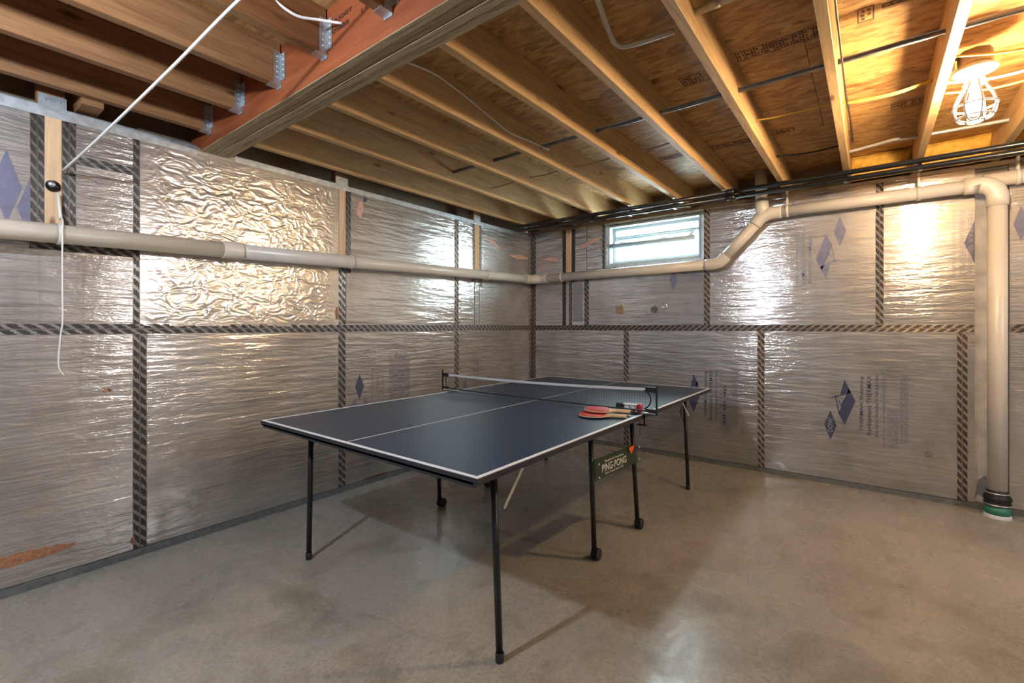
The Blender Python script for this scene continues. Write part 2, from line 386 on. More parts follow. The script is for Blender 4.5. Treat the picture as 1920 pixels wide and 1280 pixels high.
# bare strip with a dark patch behind the downpipe
P('dark_patch', MB().prism([(XW+.052, -.585+.01*math.cos(t*.5), .06+.0) if t == 0 else (XW+.052, -.64+.055*math.cos(t*PI/5)*(1+.15*math.sin(t*3)), .14+.085*math.sin(t*PI/5)) for t in range(10)], (.002, 0, 0)), M['strip'], wr)

# furring strips set between the boards
def furr_l(x0, x1, z0, z1=ZT-.006): P('furring_strip', MB().box((x0, YW-.004, z0), (x1, YW+.045, z1)), M['stud'], wl, bevel=.002)
furr_l(.387, .447, 1.657); furr_l(1.958, 2.012, 1.702); furr_l(3.47, 3.535, 1.752)
P('furring_strip', MB().box((XW-.004, 2.625, 1.782), (XW+.045, 2.695, 2.33)), M['stud'], wr, bevel=.002)

# striped foil tape
def tape_v(side, c, z0, z1, wd=.062, d=.0, mat='tape'):
    o = .0015+d
    def uvf(v):
        q = v.x if side == 'l' else -v.y; cc = c if side == 'l' else -c
        return ((q-cc)/wd+.5, v.z)
    if side == 'l': P('tape_strip', MB().box((c-wd/2, YW-o, z0), (c+wd/2, YW-o+.0012, z1)), M[mat], wl, uvf=uvf)
    else: P('tape_strip', MB().box((XW-o, c-wd/2, z0), (XW-o+.0012, c+wd/2, z1)), M[mat], wr, uvf=uvf)
def tape_h(side, a, b, z, wd=.055, d=.0):
    o = .0018+d
    def uvf(v): return ((v.z-z)/wd+.5, v.x if side == 'l' else v.y)
    if side == 'l': P('tape_strip', MB().box((a, YW-o, z-wd/2), (b, YW-o+.0012, z+wd/2)), M['tape'], wl, uvf=uvf)
    else: P('tape_strip', MB().box((XW-o, a, z-wd/2), (XW-o+.0012, b, z+wd/2)), M['tape'], wr, uvf=uvf)
for x in (-1.71, -.47): tape_v('l', x, .04, ZT-.01)
tape_v('l', .757, .04, 1.66); tape_v('l', .757, 1.66, ZT-.01, mat='tape_dark')
tape_v('l', 1.982, .04, 1.70); tape_v('l', 3.21, .04, ZT-.01, .058); tape_v('l', XW-.03, .04, 2.32, .05)
for c_, z_, w_ in ((.362, 1.64, .05), (.474, 1.62, .052), (1.937, 1.70, .042), (2.036, 1.66, .044)): tape_v('l', c_, z_, ZT-.01, w_, mat='tape_dark')
tape_v('l', 3.453, 1.7, ZT-.01, .032); tape_v('l', 3.556, 1.66, ZT-.01, .036)
tape_h('l', XB+.1, XW-.01, ZH, .056, .0006)
tape_h('l', .50, .728, 2.09, .045); tape_h('l', .335, .728, 1.648, .05)
for y in (1.98, .745): tape_v('r', y, .04, ZH, .058)
tape_v('r', -.506, .04, ZH, .056); tape_v('r', -.055, ZH, 2.334, .05); tape_v('r', 1.19, ZH, 2.33, .055); tape_v('r', 2.435, ZH, 1.86, .055)
tape_v('r', 2.72, ZH, 2.33, .042, mat='tape_dark'); tape_v('r', 2.60, 1.74, 2.33, .042, mat='tape_dark'); tape_v('r', 2.64, ZH, 1.76, .035); tape_v('r', YW-.032, .04, 2.33, .05)
tape_h('r', YB+.1, -.74, ZH, .058); tape_h('r', -.565, YW-.01, ZH, .056, .0006); tape_v('r', 2.225, WZ0-.06, 2.33, .05); tape_h('r', 1.21, 2.25, WZ0-.052, .05)
tape_v('r', -2.1, ZH, 2.33); tape_v('r', -1.95, .04, ZH)

# galvanised angle along the top of the left wall, straps at the strips
P('trim_1', MB().box((XB, YW-.006, 2.268), (1.028, YW-.0025, ZT+.002)).box((XB, YW-.006, ZT), (1.028, YW+.05, ZT+.003)), M['galv'], kind='structure', label='galvanised flashing along the wall top left of the beam')
P('trim_2', MB().box((1.235, YW-.006, 2.285), (1.62, YW-.0025, ZT+.002)).box((1.235, YW-.006, ZT), (1.62, YW+.05, ZT+.003)), M['galv'], kind='structure', label='bright galvanised flashing right of the beam')
P('trim_3', MB().box((1.622, YW-.006, 2.283), (XW-.01, YW-.0025, ZT)).box((1.622, YW-.006, ZT-.002), (XW-.01, YW+.05, ZT+.001)), M['galv'], kind='structure', label='dull galvanised flashing running to the corner')
for x, wdt in ((.414, .10), (1.978, .10), (3.50, .09)):
    m_ = MB().box((x-wdt/2, YW-.009, ZT-.02), (x+wdt/2, YW-.0065, ZT+.055))
    for dx in (-.025, .025): m_.lathe((x+dx, YW-.009, ZT+.03), [(.005, 0), (.004, .003), (0, .004)], (0, -1, 0), 8)
    P('anchor_strap', m_, M['galv'], wl)
    P('strap_block', MB().box((x-.055, YW-.006, ZT+.004), (x+.045, YW+.05, ZT+.10)), M['joist_left'], wl, bevel=.002)
# sill plates and rims
P('sill_plate', MB().box((XB, YW+.12, ZT), (XW+.3, YW+.26, ZJ-.01)), M['plate'], wl)
P('rim_joist', MB().box((XB, YW+.20, ZJ-.01), (XW+.3, YW+.24, ZS)), M['plate'], wl)
P('sill_plate', MB().box((XW+.02, YB, 2.336), (XW+.20, YW+.10, ZJ)), M['plate'], wr)
P('rim_joist', MB().box((XW+.17, YB, ZJ), (XW+.21, YW+.19, ZS)), M['plate'], wr)
m_ = MB(); random.seed(3)
for k in range(140):
    x = -.6+5*k/140+random.uniform(-.02, .02); y = YW+.06+random.uniform(0, .05); r = random.uniform(.012, .032)
    m_.lathe((x, y, ZT+.0), [(r, 0), (r*.9, r*.5), (r*.45, r*.9), (0, r)], (random.uniform(-.4, .4), random.uniform(-.4, .4), 1), 7)
P('insulation_lint', m_, M['dust'], wl, kind='stuff')

# ------------------------------------------------------------------ boards: printing
R_UP = ((0,0,1), (0,1,0)); R_DN = ((0,0,-1), (0,-1,0)); L_UP = ((0,0,1), (-1,0,0)); L_DN = ((0,0,-1), (1,0,0))
def dia_r(cy, cz, hw, hh, par, mat='ink', sk=0, hole=False, nm='printed_diamond'):
    pts = [(cy, cz-hh), (cy+hw, cz-sk), (cy, cz+hh), (cy-hw, cz+sk)]
    return P(nm, MB().prism([(XW-.0012, a, b) for a, b in pts], (.0006, 0, 0)), M[mat], par)
def dia_l(cx, cz, hw, hh, par, mat='ink_faint'):
    pts = [(cx, cz-hh), (cx+hw, cz), (cx, cz+hh), (cx-hw, cz)]
    return P('printed_diamond', MB().prism([(a, YW-.0012, b) for a, b in pts], (0, .0006, 0)), M[mat], par)
def logo_r(y, z, par, mat, flip=1, txt=True, s=1.0):
    # y,z: centre of the lettered diamond; the two big slanted diamonds follow toward -y*flip
    dia_r(y, z, .041*s, .117*s, par, mat)
    if txt:
        d = R_UP if flip > 0 else R_DN
        text('printed_word', 'DOW', (XW-.0016, y-.015*flip*s, z-.055*flip*s), *d, .11*s, M['foil'], par, height=.032*s, bold=.02)
    f = flip
    def poly(pts): P('printed_emblem', MB().prism([(XW-.0012, y-a*f*s, z+b*f*s) for a, b in pts], (.0006, 0, 0)), M[mat], par)
    poly([(.052, .10), (.092, .01), (.160, .205), (.120, .30)])
    poly([(.060, .235), (.092, .37), (.130, .27), (.096, .25)])
    for k in range(3): poly([(.028+k*.020, .24-k*.035), (.036+k*.020, .24-k*.035), (.060+k*.018, .10+k*.055), (.053+k*.018, .10+k*.055)])
    poly([(.005, .215), (.062, .235), (.062, .245), (.005, .225)])
def block_r(y, z0, z1, n, par, mat, step=.009, flip=1):
    random.seed(int(y*1000)); mb = MB()
    for k in range(n):
        yy = y-k*step*flip; z = z0
        while z < z1:
            L = random.uniform(.02, .07); mb.box((XW-.0012, yy-.0022, z), (XW-.0006, yy+.0022, min(z+L, z1))); z += L+random.uniform(.004, .012)
    P('fine_print', mb, M[mat], par)
def set_r(y, z, par, mat, flip=1, txt=True, fine=True, s=1.0, blk='ink_faint'):
    logo_r(y, z, par, mat, flip, txt, s)
    d = R_UP if flip > 0 else R_DN
    for dy, dz, tx, L, h in ((.215, -.02, 'THERMAX Sheathing', .42, .030), (.258, -.045, 'Revêtement THERMAX', .455, .030), (.300, -.05, 'POLYISOCYANURATE INSULATION', .465, .018)):
        text('printed_lettering', tx, (XW-.0012, y-dy*flip*s, z+dz*flip), *d, L*s, M[mat], par, height=h*s, bold=.012)
    if fine:
        a, b = (z-.13, z+.43) if flip > 0 else (z-.43, z+.13)
        block_r(y-.328*flip*s, a, b, 2, par, blk, .010, flip); block_r(y-.355*flip*s, a, b-.26, 7, par, blk, .0095, flip); block_r(y-.43*flip*s, a+.05, b, 5, par, blk, .0095, flip)
set_r(.252, .466, low_r[.745], 'ink'); set_r(1.40, .44, low_r[1.98], 'ink')
for yy, zz in ((-.33, .33), (.89, .33)):
    t = P('printed_mark', MB().tube(arc((XW-.0012, yy, zz), (0,1,0), (0,0,1), .019, 0, 2*PI*.97, 20), .0015, 4).tube([(XW-.0012, yy-.014, zz-.012), (XW-.0012, yy+.014, zz+.012)], .0015, 4), M['ink'], low_r[.745 if yy < 0 else 1.98])
set_r(.19, 2.0, up_r[1.19], 'ink_faint', -1, False, False)
set_r(-.60+.41, 2.02, up_r[-.055], 'ink_faint', -1, False, False) if False else None
u = up_r[-.055]
for dy, tx, L, h in ((-.527, 'THERMAX Sheathing', .44, .034), (-.492, 'Revêtement THERMAX', .46, .032), (-.455, 'POLYISOCYANURATE INSULATION', .47, .017)):
    text('printed_lettering', tx, (XW-.0012, dy, 2.06), *R_DN, L, M['ink_faint'], u, height=h)
P('printed_diamond', MB().prism([(XW-.0012, -.568, 1.68), (XW-.0012, -.568, 1.98), (XW-.0012, -.515, 1.83)], (.0006, 0, 0)), M['ink'], u)
dia_r(-.785, 1.93, .035, .12, up_r[-.73], 'ink_faint')
dia_r(1.50, 1.70, .035, .10, up_r[2.435], 'ink_faint'); text('printed_word', 'DOW', (XW-.0016, 1.488, 1.655), *R_UP, .085, M['foil'], up_r[2.435], height=.026)
P('printed_diamond', MB().prism([(XW-.0012, 1.42, 1.80), (XW-.0012, 1.36, 1.80), (XW-.0012, 1.385, 1.74)], (.0006, 0, 0)), M['ink_faint'], up_r[2.435])
for dy, L in ((1.31, .16), (1.28, .17), (1.25, .15)): text('printed_lettering', 'THERMAX', (XW-.0012, dy, 1.66), *R_UP, L, M['ink_faint'], up_r[2.435], height=.02)
block_r(2.60, 1.30, 1.72, 12, up_r[2.62], 'ink_faint', .010)
text('scribbled_marking', '38 th up', (XW-.0012, 1.018, .36), *R_UP, .36, M['black_cord'], low_r[1.98], height=.04)
# left wall print
dia_l(.262, 1.90, .05, .17, up_l[-.47]); dia_l(.345, 1.81, .05, .17, up_l[-.47])
P('printed_emblem', MB().prism([(-.02, YW-.0012, 1.78), (.06, YW-.0012, 1.80), (.12, YW-.0012, 1.98), (.05, YW-.0012, 1.96)], (0, .0006, 0)), M['ink'], up_l[-.47])
dia_l(2.135, .78, .040, .10, low_l[1.98], 'ink'); dia_l(2.09, .60, .045, .09, low_l[1.98])
dia_l(2.19, .60, .038, .09, low_l[1.98]); dia_l(3.33, .60, .05, .14, low_l[3.21])
for k, (x, tx) in enumerate(((2.27, 'THERMAX Sheathing'), (2.32, 'Revêtement THERMAX'), (2.36, 'POLYISOCYANURATE INSULATION'))):
    text('printed_lettering', tx, (x, YW-.0012, .50), *L_UP, .42, M['ink_faint'], low_l[1.98], height=.028 if k < 2 else .016)
    text('printed_lettering', tx, (x+1.21, YW-.0012, .52), *L_UP, .42, M['ink_faint'], low_l[3.21], height=.028 if k < 2 else .016)
mb = MB(); random.seed(5)
for k in range(20):
    z = .5
    while z < .98:
        L = random.uniform(.02, .07); mb.box((2.42+k*.011, YW-.0012, z), (2.4235+k*.011, YW-.0006, z+L)); z += L+.01
P('fine_print', mb, M['ink_faint'], low_l[1.98])

# damage, plugs and pink patches on the boards
random.seed(11)
def torn_l(x0, x1, z0, z1, par, n=26, mat='foam', slope=0, nm='torn_facer'):
    top = []; bot = []
    for i in range(n+1):
        t = i/n; x = x0+(x1-x0)*t; e = math.sin(PI*min(1, max(0, t)))**.4 if 0 < t < 1 else 0
        top.append((x, YW-.003, z1-(z1-z0)*.5*(1-e)+random.uniform(-.006, .006)+slope*t)); bot.append((x, YW-.003, z0+(z1-z0)*.5*(1-e)+random.uniform(-.005, .005)+slope*t))
    P(nm, MB().prism(top+bot[::-1], (0, .003, 0)), M[mat], par)
torn_l(.02, .50, .135, .185, low_l[-.47], slope=0.0, n=40)
torn_l(1.925, 1.952, 1.30, 1.40, wl, 6); torn_l(.715, .737, .07, .11, low_l[-.47], 5)
torn_l(.60, .635, .905, .925, low_l[-.47], 6); torn_l(2.18, 2.40, .005+.038, .055, low_l[1.98], 8)
def plug(y, z, r):
    mb = MB(); n = 18; ring = [(XW-.004-.003*random.random(), y+r*(1+random.uniform(-.22, .22))*math.cos(2*PI*i/n), z+r*(1+random.uniform(-.22, .22))*math.sin(2*PI*i/n)) for i in range(n)]
    mb.add([(XW-.002, y, z)]+ring+[(XW, a[1]*1+(a[1]-y)*.25, a[2]+(a[2]-z)*.25) for a in ring], [(0, 1+i, 1+(i+1) % n) for i in range(n)]+[(1+i, n+1+i, n+1+(i+1) % n, 1+(i+1) % n) for i in range(n)])
    return mb
P('foam_plug', plug(2.05, 1.425, .038), M['brown_cable'], up_r[2.435]); P('foam_plug', plug(1.685, 1.42, .030), M['strip'], up_r[2.435]); P('foil_dimple', plug(1.59, 1.45, .026), M['foil_wrinkled'], up_r[2.435])
def pink_l(a, b, z, h): P('pink_patch', MB().prism([(a, YW-.0012, z[0]), (a+(b-a)*.4, YW-.0012, z[0]-h*.6+(z[1]-z[0])*.4), (b, YW-.0012, z[1]-h*.2), (b, YW-.0012, z[1]), (a+(b-a)*.6, YW-.0012, z[0]+h*.5+(z[1]-z[0])*.6)], (0, .0006, 0)), M['pink'], up_l[3.54])  # thin pink patches laid flat on the foil
pink_l(3.62, 3.88, (2.19, 2.10), .04); pink_l(4.02, 4.40, (2.04, 2.05), .05)
def pink_r(a, b, z, h, par): P('pink_patch', MB().prism([(XW-.0012, a, z[0]), (XW-.0012, a+(b-a)*.5, (z[0]+z[1])/2-h/2), (XW-.0012, b, z[1]-h*.7), (XW-.0012, b, z[1]), (XW-.0012, a+(b-a)*.5, (z[0]+z[1])/2+h*.4)], (.0006, 0, 0)), M['pink'], par)
pink_r(3.02, 2.78, (2.03, 2.02), .05, up_r[YW-.004]); pink_r(2.57, 2.28, (2.09, 2.21), .05, up_r[2.62])
P('torn_facer', MB().prism([(2.11, YW-.0012, 2.13), (2.13, YW-.0012, 2.23), (2.16, YW-.0012, 2.24), (2.17, YW-.0012, 2.17), (2.145, YW-.0012, 2.10)], (0, .0006, 0)), M['pink'], up_l[2.016])
P('blue_mark', MB().prism([(2.165, YW-.0014, 2.235), (2.18, YW-.0014, 2.28), (2.21, YW-.0014, 2.265), (2.195, YW-.0014, 2.24)], (0, .0006, 0)), M['ink'], up_l[2.016])

# ------------------------------------------------------------------ window
wn = T('window_1', (XW+.10, (WY0+WY1)/2, WZ0), 'small white basement window with an inward tilted sash', None, kind='structure')
fx0, fx1 = XW-.012, XW+.16
def ring_box(x0, x1, y0, y1, z0, z1, t):
    return MB().box((x0, y0, z0), (x1, y0+t, z1)).box((x0, y1-t, z0), (x1, y1, z1)).box((x0, y0+t, z0), (x1, y1-t, z0+t)).box((x0, y0+t, z1-t), (x1, y1-t, z1))
P('jamb_lining', ring_box(XW-.004, XW+.28, WY0-.028, WY1+.03, WZ0-.028, 2.334, .022), M['galv'], wn)
P('window_frame', ring_box(XW+.015, XW+.13, WY0-.004, WY1+.006, WZ0-.004, 2.310, .022), M['vinyl'], wn)
P('window_frame', ring_box(XW+.10, XW+.15, WY0+.020, WY1-.018, WZ0+.020, 2.288, .030), M['vinyl'], wn)
P('head_board', MB().box((XW-.002, WY0, 2.312), (XW+.16, WY1, 2.336)), M['stud'], wn)
P('mid_rail', MB().box((XW+.105, WY0+.052, 2.175), (XW+.135, WY1-.05, 2.200)), M['vinyl'], wn)
P('pane', MB().box((XW+.120, WY0+.052, WZ0+.052), (XW+.123, WY1-.05, 2.174)), M['glass'], wn)
P('pane', MB().box((XW+.120, WY0+.052, 2.201), (XW+.123, WY1-.05, 2.257)), M['glass'], wn)
# tilted hopper sash: far rail at the glass, near rail leaning into the room
fa, ne = (XW+.095, 2.165), (XW+.005, 2.090)
def rail(pa, pb, w_=.011, h_=.011):
    a, b = Vector(pa), Vector(pb); return MB().tube([a, b], w_, 4)
ss = P('sash', rail((fa[0], WY0+.075, fa[1]), (fa[0], WY1-.075, fa[1]), .019).tube([(ne[0], WY0+.055, ne[1]), (ne[0], WY1-.02, ne[1])], .025, 4)
       .tube([(fa[0], WY0+.085, fa[1]), (ne[0], WY0+.12, ne[1])], .016, 4).tube([(fa[0], WY1-.085, fa[1]), (ne[0], WY1-.03, ne[1])], .014, 4), M['vinyl'], wn)
for y in (1.55, 1.98): P('latch', MB().box((ne[0]-.012, y-.02, ne[1]+.012), (ne[0]+.008, y+.02, ne[1]+.02)).box((ne[0]-.02, y+.015, ne[1]+.02), (ne[0]-.008, y+.075, ne[1]+.028)), M['galv'], ss)

# ------------------------------------------------------------------ ceiling: subfloor, joists
ce = T('ceiling', (.5, 0, ZJ), 'open basement ceiling of spruce joists under strand board', None, kind='structure')
osbs = []
P('light_block_slab', MB().box((XB-.3, YB-.3, ZS+.02), (4.9, YW+.4, ZS+.06)), M['osb'], ce)  # added slab above the subfloor, stops sky light leaking through the panel gaps
for i, x in enumerate((-3.7, -2.48, -1.26, -.04, 1.18, 2.40, 3.62)):
    ys = (-4.3, -2.2, .24, 2.68, 3.42) if i % 2 else (-4.3, -.98, 1.46, 3.42)
    for a, b in zip(ys[:-1], ys[1:]): osbs.append(P('subfloor_panel', MB().box((x+.0015, a+.0015, ZS), (min(x+1.22, 4.78)-.0015, b-.0015, ZS+.018)), M['osb'], ce))
right_far = [3.045, 2.605, 2.19, 1.782, 1.372, .970, .570, .157, -.241, -.648, -1.055, -1.46, -1.87, -2.28, -2.68, -3.09, -3.50, -3.90]
XBM0, XBM1 = 1.045, 1.205
for k, y in enumerate(right_far):
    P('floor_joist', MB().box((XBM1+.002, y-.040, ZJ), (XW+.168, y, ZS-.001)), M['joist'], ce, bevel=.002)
left_near = [3.0, 2.585, 2.165, 1.775, 1.351, .94, .53, .12, -.29, -.70, -1.11, -1.52, -1.93, -2.34, -2.75, -3.16, -3.57, -3.98]
for y in left_near:
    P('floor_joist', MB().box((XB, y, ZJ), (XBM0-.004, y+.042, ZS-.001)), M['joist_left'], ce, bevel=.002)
P('blocking', MB().box((.50, 3.045, ZJ-.03), (.585, YW+.19, ZJ+.09)), M['joist_left'], ce, bevel=.002)
# blocking and batts at the rim
for k, y in enumerate(right_far[:-1]):
    y0, y1 = right_far[k+1]+.002, y-.042
    if y > .3: 
        P('rim_blocking', MB().box((XW+.12, y0, ZJ+.001), (XW+.165, y1, ZS-.002)), M['plate'], ce)
    else:
        g = MB(); n = 14; mrow = 8; vs = []; fs = []
        for j in range(mrow+1):
            for i in range(n+1):
                t = i/n; s = j/mrow; yy = y0+(y1-y0)*t; zz = ZJ+.003+(ZS-ZJ-.006)*s
                vs.append((XW-.02-.05*math.sin(PI*s)**.6*math.sin(PI*t)**.4-.02*noise.noise(Vector((yy*9, zz*14, k)))+.03*(abs(s-.55) < .08), yy, zz))
        for j in range(mrow):
            for i in range(n): a = j*(n+1)+i; fs.append((a, a+1, a+n+2, a+n+1))
        g.add(vs, fs, True); P('fibreglass_batt', g, M['batt'], ce)
# stamps printed on the strand board
def stamp(x0, y0, x1, y1, cells, par, mat='stamp', seed=1):
    random.seed(seed); mb = MB(); z = ZS-.0009; zb = ZS-.0003; lw = .0055
    mb.box((x0, y0, z), (x0+lw, y1, zb)).box((x1-lw, y0, z), (x1, y1, zb))
    for c in range(cells+1):
        y = y0+(y1-y0)*c/cells; mb.box((x0, y-lw/2, z), (x1, y+lw/2, zb))
        if c < cells:
            for r in range(3):
                for q in range(2):
                    if random.random() < .8:
                        a = y+(y1-y0)/cells*(.15+.42*q); xa = x0+(x1-x0)*(.16+.27*r)
                        mb.box((xa, a, z), (xa+(x1-x0)*random.uniform(.10, .20), a+(y1-y0)/cells*random.uniform(.18, .38), zb))
    P('ink_stamp', mb, M[mat], par)
def near_osb(x, y):
    return min(osbs, key=lambda o: (ORG[o.name]-Vector((x, y, ZS))).length)
for (a, b, c, d, n, s) in ((2.41, .16, 2.50, .515, 9, 1), (2.48, .70, 2.58, .80, 2, 2), (2.40, .895, 2.44, .96, 1, 9), (2.39, -.01, 2.50, .042, 1, 3), (2.41, -.12, 2.44, -.04, 3, 8), (3.55, .62, 3.63, .92, 6, 4), (3.53, .40, 3.60, .50, 3, 5), (3.52, -.24, 3.62, -.10, 3, 6), (3.54, 1.10, 3.61, 1.30, 4, 7)):
    stamp(a, b, c, d, n, near_osb(a, b), seed=s)

# ------------------------------------------------------------------ laminated beam with joist hangers
bmT = T('ceiling_beam', ((XBM0+XBM1)/2, 0, 2.295), 'reddish laminated timber beam crossing the ceiling from the left wall', 'beam')
ZB = 2.295
nply = 4; wply = (XBM1-XBM0)/nply
for k in range(nply):
    dz = (0, .002, 0, .001)[k]
    P('ply', MB().box((XBM0+k*wply+.0006, -4.15, ZB+dz), (XBM0+(k+1)*wply-.0006, YW+.14, ZS-.001)), None, bmT, bevel=.0025,
      mats=[M['lvl_face'], M['lvl_edge']], fmat=None)
for o in bmT.children:
    for p in o.data.polygons: p.material_index = 1 if abs(p.normal.z) > .5 else 0
text('printed_lettering', '1200 JOIST', (XBM0-.0015, 1.772, 2.475), (0,-1,0), (0,0,1), .175, M['stamp_dark'], bmT, height=.023, bold=.01)
text('printed_lettering', 'Microllam', (XBM0-.0015, 1.77, 2.440), (0,-1,0), (0,0,1), .150, M['stamp_dark'], bmT, height=.026, bold=.01)
text('printed_lettering', 'TJ', (XBM0-.0015, 1.53, 2.475), (0,-1,0), (0,0,1), .03, M['stamp'], bmT, height=.02)
text('printed_lettering', '1.0', (XBM0-.0015, 1.535, 2.445), (0,-1,0), (0,0,1), .045, M['stamp'], bmT, height=.02)
h0 = None
for y in left_near[:8]:
    a = y-.003; b = y+.045; x0 = XBM0-.048; x1 = XBM0-.0005; zt = ZS-.045
    mb = MB().box((x0, a, ZJ-.003), (x1, b, ZJ-.0005)).box((x0+.012, a-.0015, ZJ-.003), (x1, a, zt)).box((x0+.012, b, ZJ-.003), (x1, b+.0015, zt))
    mb.box((x1-.002, a-.034, ZJ+.02), (x1, a, zt)).box((x1-.002, b, ZJ+.02), (x1, b+.034, zt)).box((x1-.002, a, ZJ-.012), (x1, b, ZJ))
    for j in range(5):
        zz = ZJ+.03+j*.024
        mb.lathe((x0+.028, a-.0015, zz), [(.0045, 0), (.0035, .002), (0, .003)], (0, -1, 0), 8)
        mb.lathe((x1-.002, a-.018, zz+.012), [(.0045, 0), (.0035, .002), (0, .003)], (-1, 0, 0), 8)
    P('joist_hanger', mb, M['galv'], bmT)

# ------------------------------------------------------------------ caged lamp
LX, LY = 2.875, -.366
lp = T('caged_ceiling_lamp', (LX, LY, 2.15), 'glowing bare bulb in a white wire cage under the joists', 'lamp')
P('junction_box', MB().lathe((LX, LY, 2.402), [(0, 0), (.056, 0), (.058, .008), (.058, .062), (.0, .062)], n=8), M['box_grey'], lp)
P('bracket', MB().box((LX-.012, -.281, 2.405), (LX+.012, -.30, 2.50)).tube([(LX+.02, -.30, 2.46), (LX-.01, -.40, 2.452)], .008, 8), M['galv'], lp)
P('lamp_holder', MB().lathe((LX, LY, 2.36), [(0, .042), (.058, .040), (.074, .028), (.076, .018), (.064, .012), (.034, .006), (.030, -.030), (.0, -.030)]), M['porcelain'], lp)
bu = MB().lathe((LX, LY, 2.215), [(0, -.032), (.012, -.031), (.024, -.022), (.031, -.006), (.031, .010), (.026, .030), (.017, .052), (.014, .075), (.013, .10)], n=24)
P('bulb', bu, M['bulb'], lp)
cg = MB(); cp = [(.036, 2.335), (.040, 2.31), (.060, 2.27), (.072, 2.23), (.070, 2.20), (.056, 2.17), (.030, 2.158)]
for k in range(8):
    a = 2*PI*k/8+.2; cg.tube(smoothpath([(LX+r*math.cos(a), LY+r*math.sin(a), z) for r, z in cp], 5), .0040, 6)
for r, z in ((.038, 2.325), (.073, 2.225), (.030, 2.158), (.060, 2.176)):
    cg.tube(arc((LX, LY, z), (1,0,0), (0,1,0), r, 0, 2*PI, 28)[:-1], .0042, 6, closed=True)
P('wire_cage', cg, M['porcelain'], lp)

# ------------------------------------------------------------------ pipes
pv = T('drain_pipe', (4.36, -.66, 0), 'ivory plastic drain line along both walls down to the floor', 'pipe')
R0 = .0455
def zl(x): return 1.679+(x-0)*(1.787-1.679)/4.34
A = Vector((4.235, 3.05, zl(4.235))); Bc = Vector((4.36, 2.925, 1.79))
P('pipe_run', MB().tube([(-3.4, 3.05, zl(-3.4)), (1.13, 3.05, zl(1.13))], R0, 28), M['pvc'], pv)
P('pipe_run', MB().tube([(1.135, 3.05, zl(1.135)), tuple(A)], R0, 28), M['pvc'], pv)
P('coupling', MB().lathe((1.12, 3.05, zl(1.12)), [(R0, 0), (R0+.006, 0), (R0+.007, .004), (R0+.007, .106), (R0+.006, .11), (R0, .11)], (1, 0, .0249), 28), M['pvc'], pv, label='smooth coupling sleeve')
corner = smoothpath([A+Vector((-.06, 0, 0)), A, A+Vector((.045, -.006, 0)), Bc+Vector((-.006, .045, 0)), Bc, Bc+Vector((0, -.06, 0))], 6)
P('elbow', MB().tube(corner, R0+.006, 28), M['pvc'], pv)
E1 = Vector((4.36, 1.075, 1.806)); E2 = Vector((4.36, .735, 2.135))
P('pipe_run', MB().tube([tuple(Bc), (4.36, 1.12, 1.806)], R0, 28), M['pvc'], pv)
P('elbow', MB().tube(smoothpath([(4.36, 1.17, 1.804), (4.36, 1.10, 1.805), (4.36, 1.045, 1.826), (4.36, 1.00, 1.872)], 6), R0+.006, 28), M['pvc'], pv)
P('pipe_run', MB().tube([(4.36, 1.02, 1.852), (4.36, .76, 2.125)], R0, 28), M['pvc'], pv)
P('tee', MB().tube(smoothpath([(4.36, .775, 2.112), (4.36, .725, 2.165), (4.36, .66, 2.19), (4.36, .575, 2.192)], 6), R0+.006, 28).tube([(4.36, .715, 2.18), (4.36, .725, 2.31)], R0+.006, 28), M['pvc'], pv)
P('riser', MB().tube([(4.36, .725, 2.30), (4.36, .728, ZS-.002)], R0, 28), M['pvc'], pv)
P('pipe_run', MB().tube([(4.36, .60, 2.192), (4.36, -.54, 2.194)], R0, 28), M['pvc'], pv)
el = [(4.36, -.50, 2.195), (4.36, -.57, 2.195)]+[tuple(p) for p in arc((4.36, -.57, 2.105), (0,0,1), (0,-1,0), .09, 0, PI/2, 8)]+[(4.36, -.66, 2.04)]
P('elbow', MB().tube(el, R0+.009, 28), M['pvc'], pv)
P('downpipe', MB().tube([(4.36, -.66, 2.06), (4.36, -.66, .155)], R0+.003, 32), M['pvc'], pv)
P('pipe_run', MB().tube([(4.405, -.60, 2.225), (4.405, -2.6, 2.235)], R0, 28), M['pvc'], pv)
P('rubber_coupling', MB().lathe((4.36, -.66, .075), [(.058, 0), (.066, .002), (.068, .018), (.061, .030), (.069, .045), (.069, .058), (.055, .075), (.056, .098), (.050, .103)], n=36), M['rubber'], pv)
P('hose_clamp', MB().lathe((4.36, -.66, .082), [(.0665, 0), (.0700, 0), (.0700, .009), (.0665, .009)], n=36).lathe((4.36, -.66, .155), [(.055, 0), (.0585, 0), (.0585, .009), (.055, .009)], n=36), M['galv'], pv)
P('sewer_stub', MB().lathe((4.36, -.66, .018), [(.060, 0), (.062, 0), (.062, .062), (.058, .062)], n=36), M['green_pipe'], pv)
P('floor_collar', MB().lathe((4.36, -.66, 0), [(.068, .0), (.066, .014), (.064, .022), (.060, .022)], n=36), M['line'], pv)
def hanger(c, ax, up=None, dx=0):
    c = Vector(c); ax = Vector(ax); a = Vector((0,0,1)); b = ax.cross(a).normalized()
    mb = MB(); n = 28; w_ = .011; r0, r1 = R0+.001, R0+.006
    vs = []; fs = []
    for i in range(n):
        q = 2*PI*i/n
        for r, s in ((r0, -1), (r1, -1), (r1, 1), (r0, 1)): vs.append(c+(a*math.cos(q)+b*math.sin(q))*r+ax*w_*s)
    for i in range(n):
        j = (i+1) % n
        for k in range(4): fs.append((i*4+k, i*4+(k+1) % 4, j*4+(k+1) % 4, j*4+k))
    mb.add(vs, fs, True)
    if up:
        for s in (-1, 1): mb.box((c.x-.006+s*.014*abs(ax.y), c.y-.006+s*.014*abs(ax.x), c.z+R0-.003), (c.x+.006+s*.014*abs(ax.y), c.y+.006+s*.014*abs(ax.x), up))
    return mb
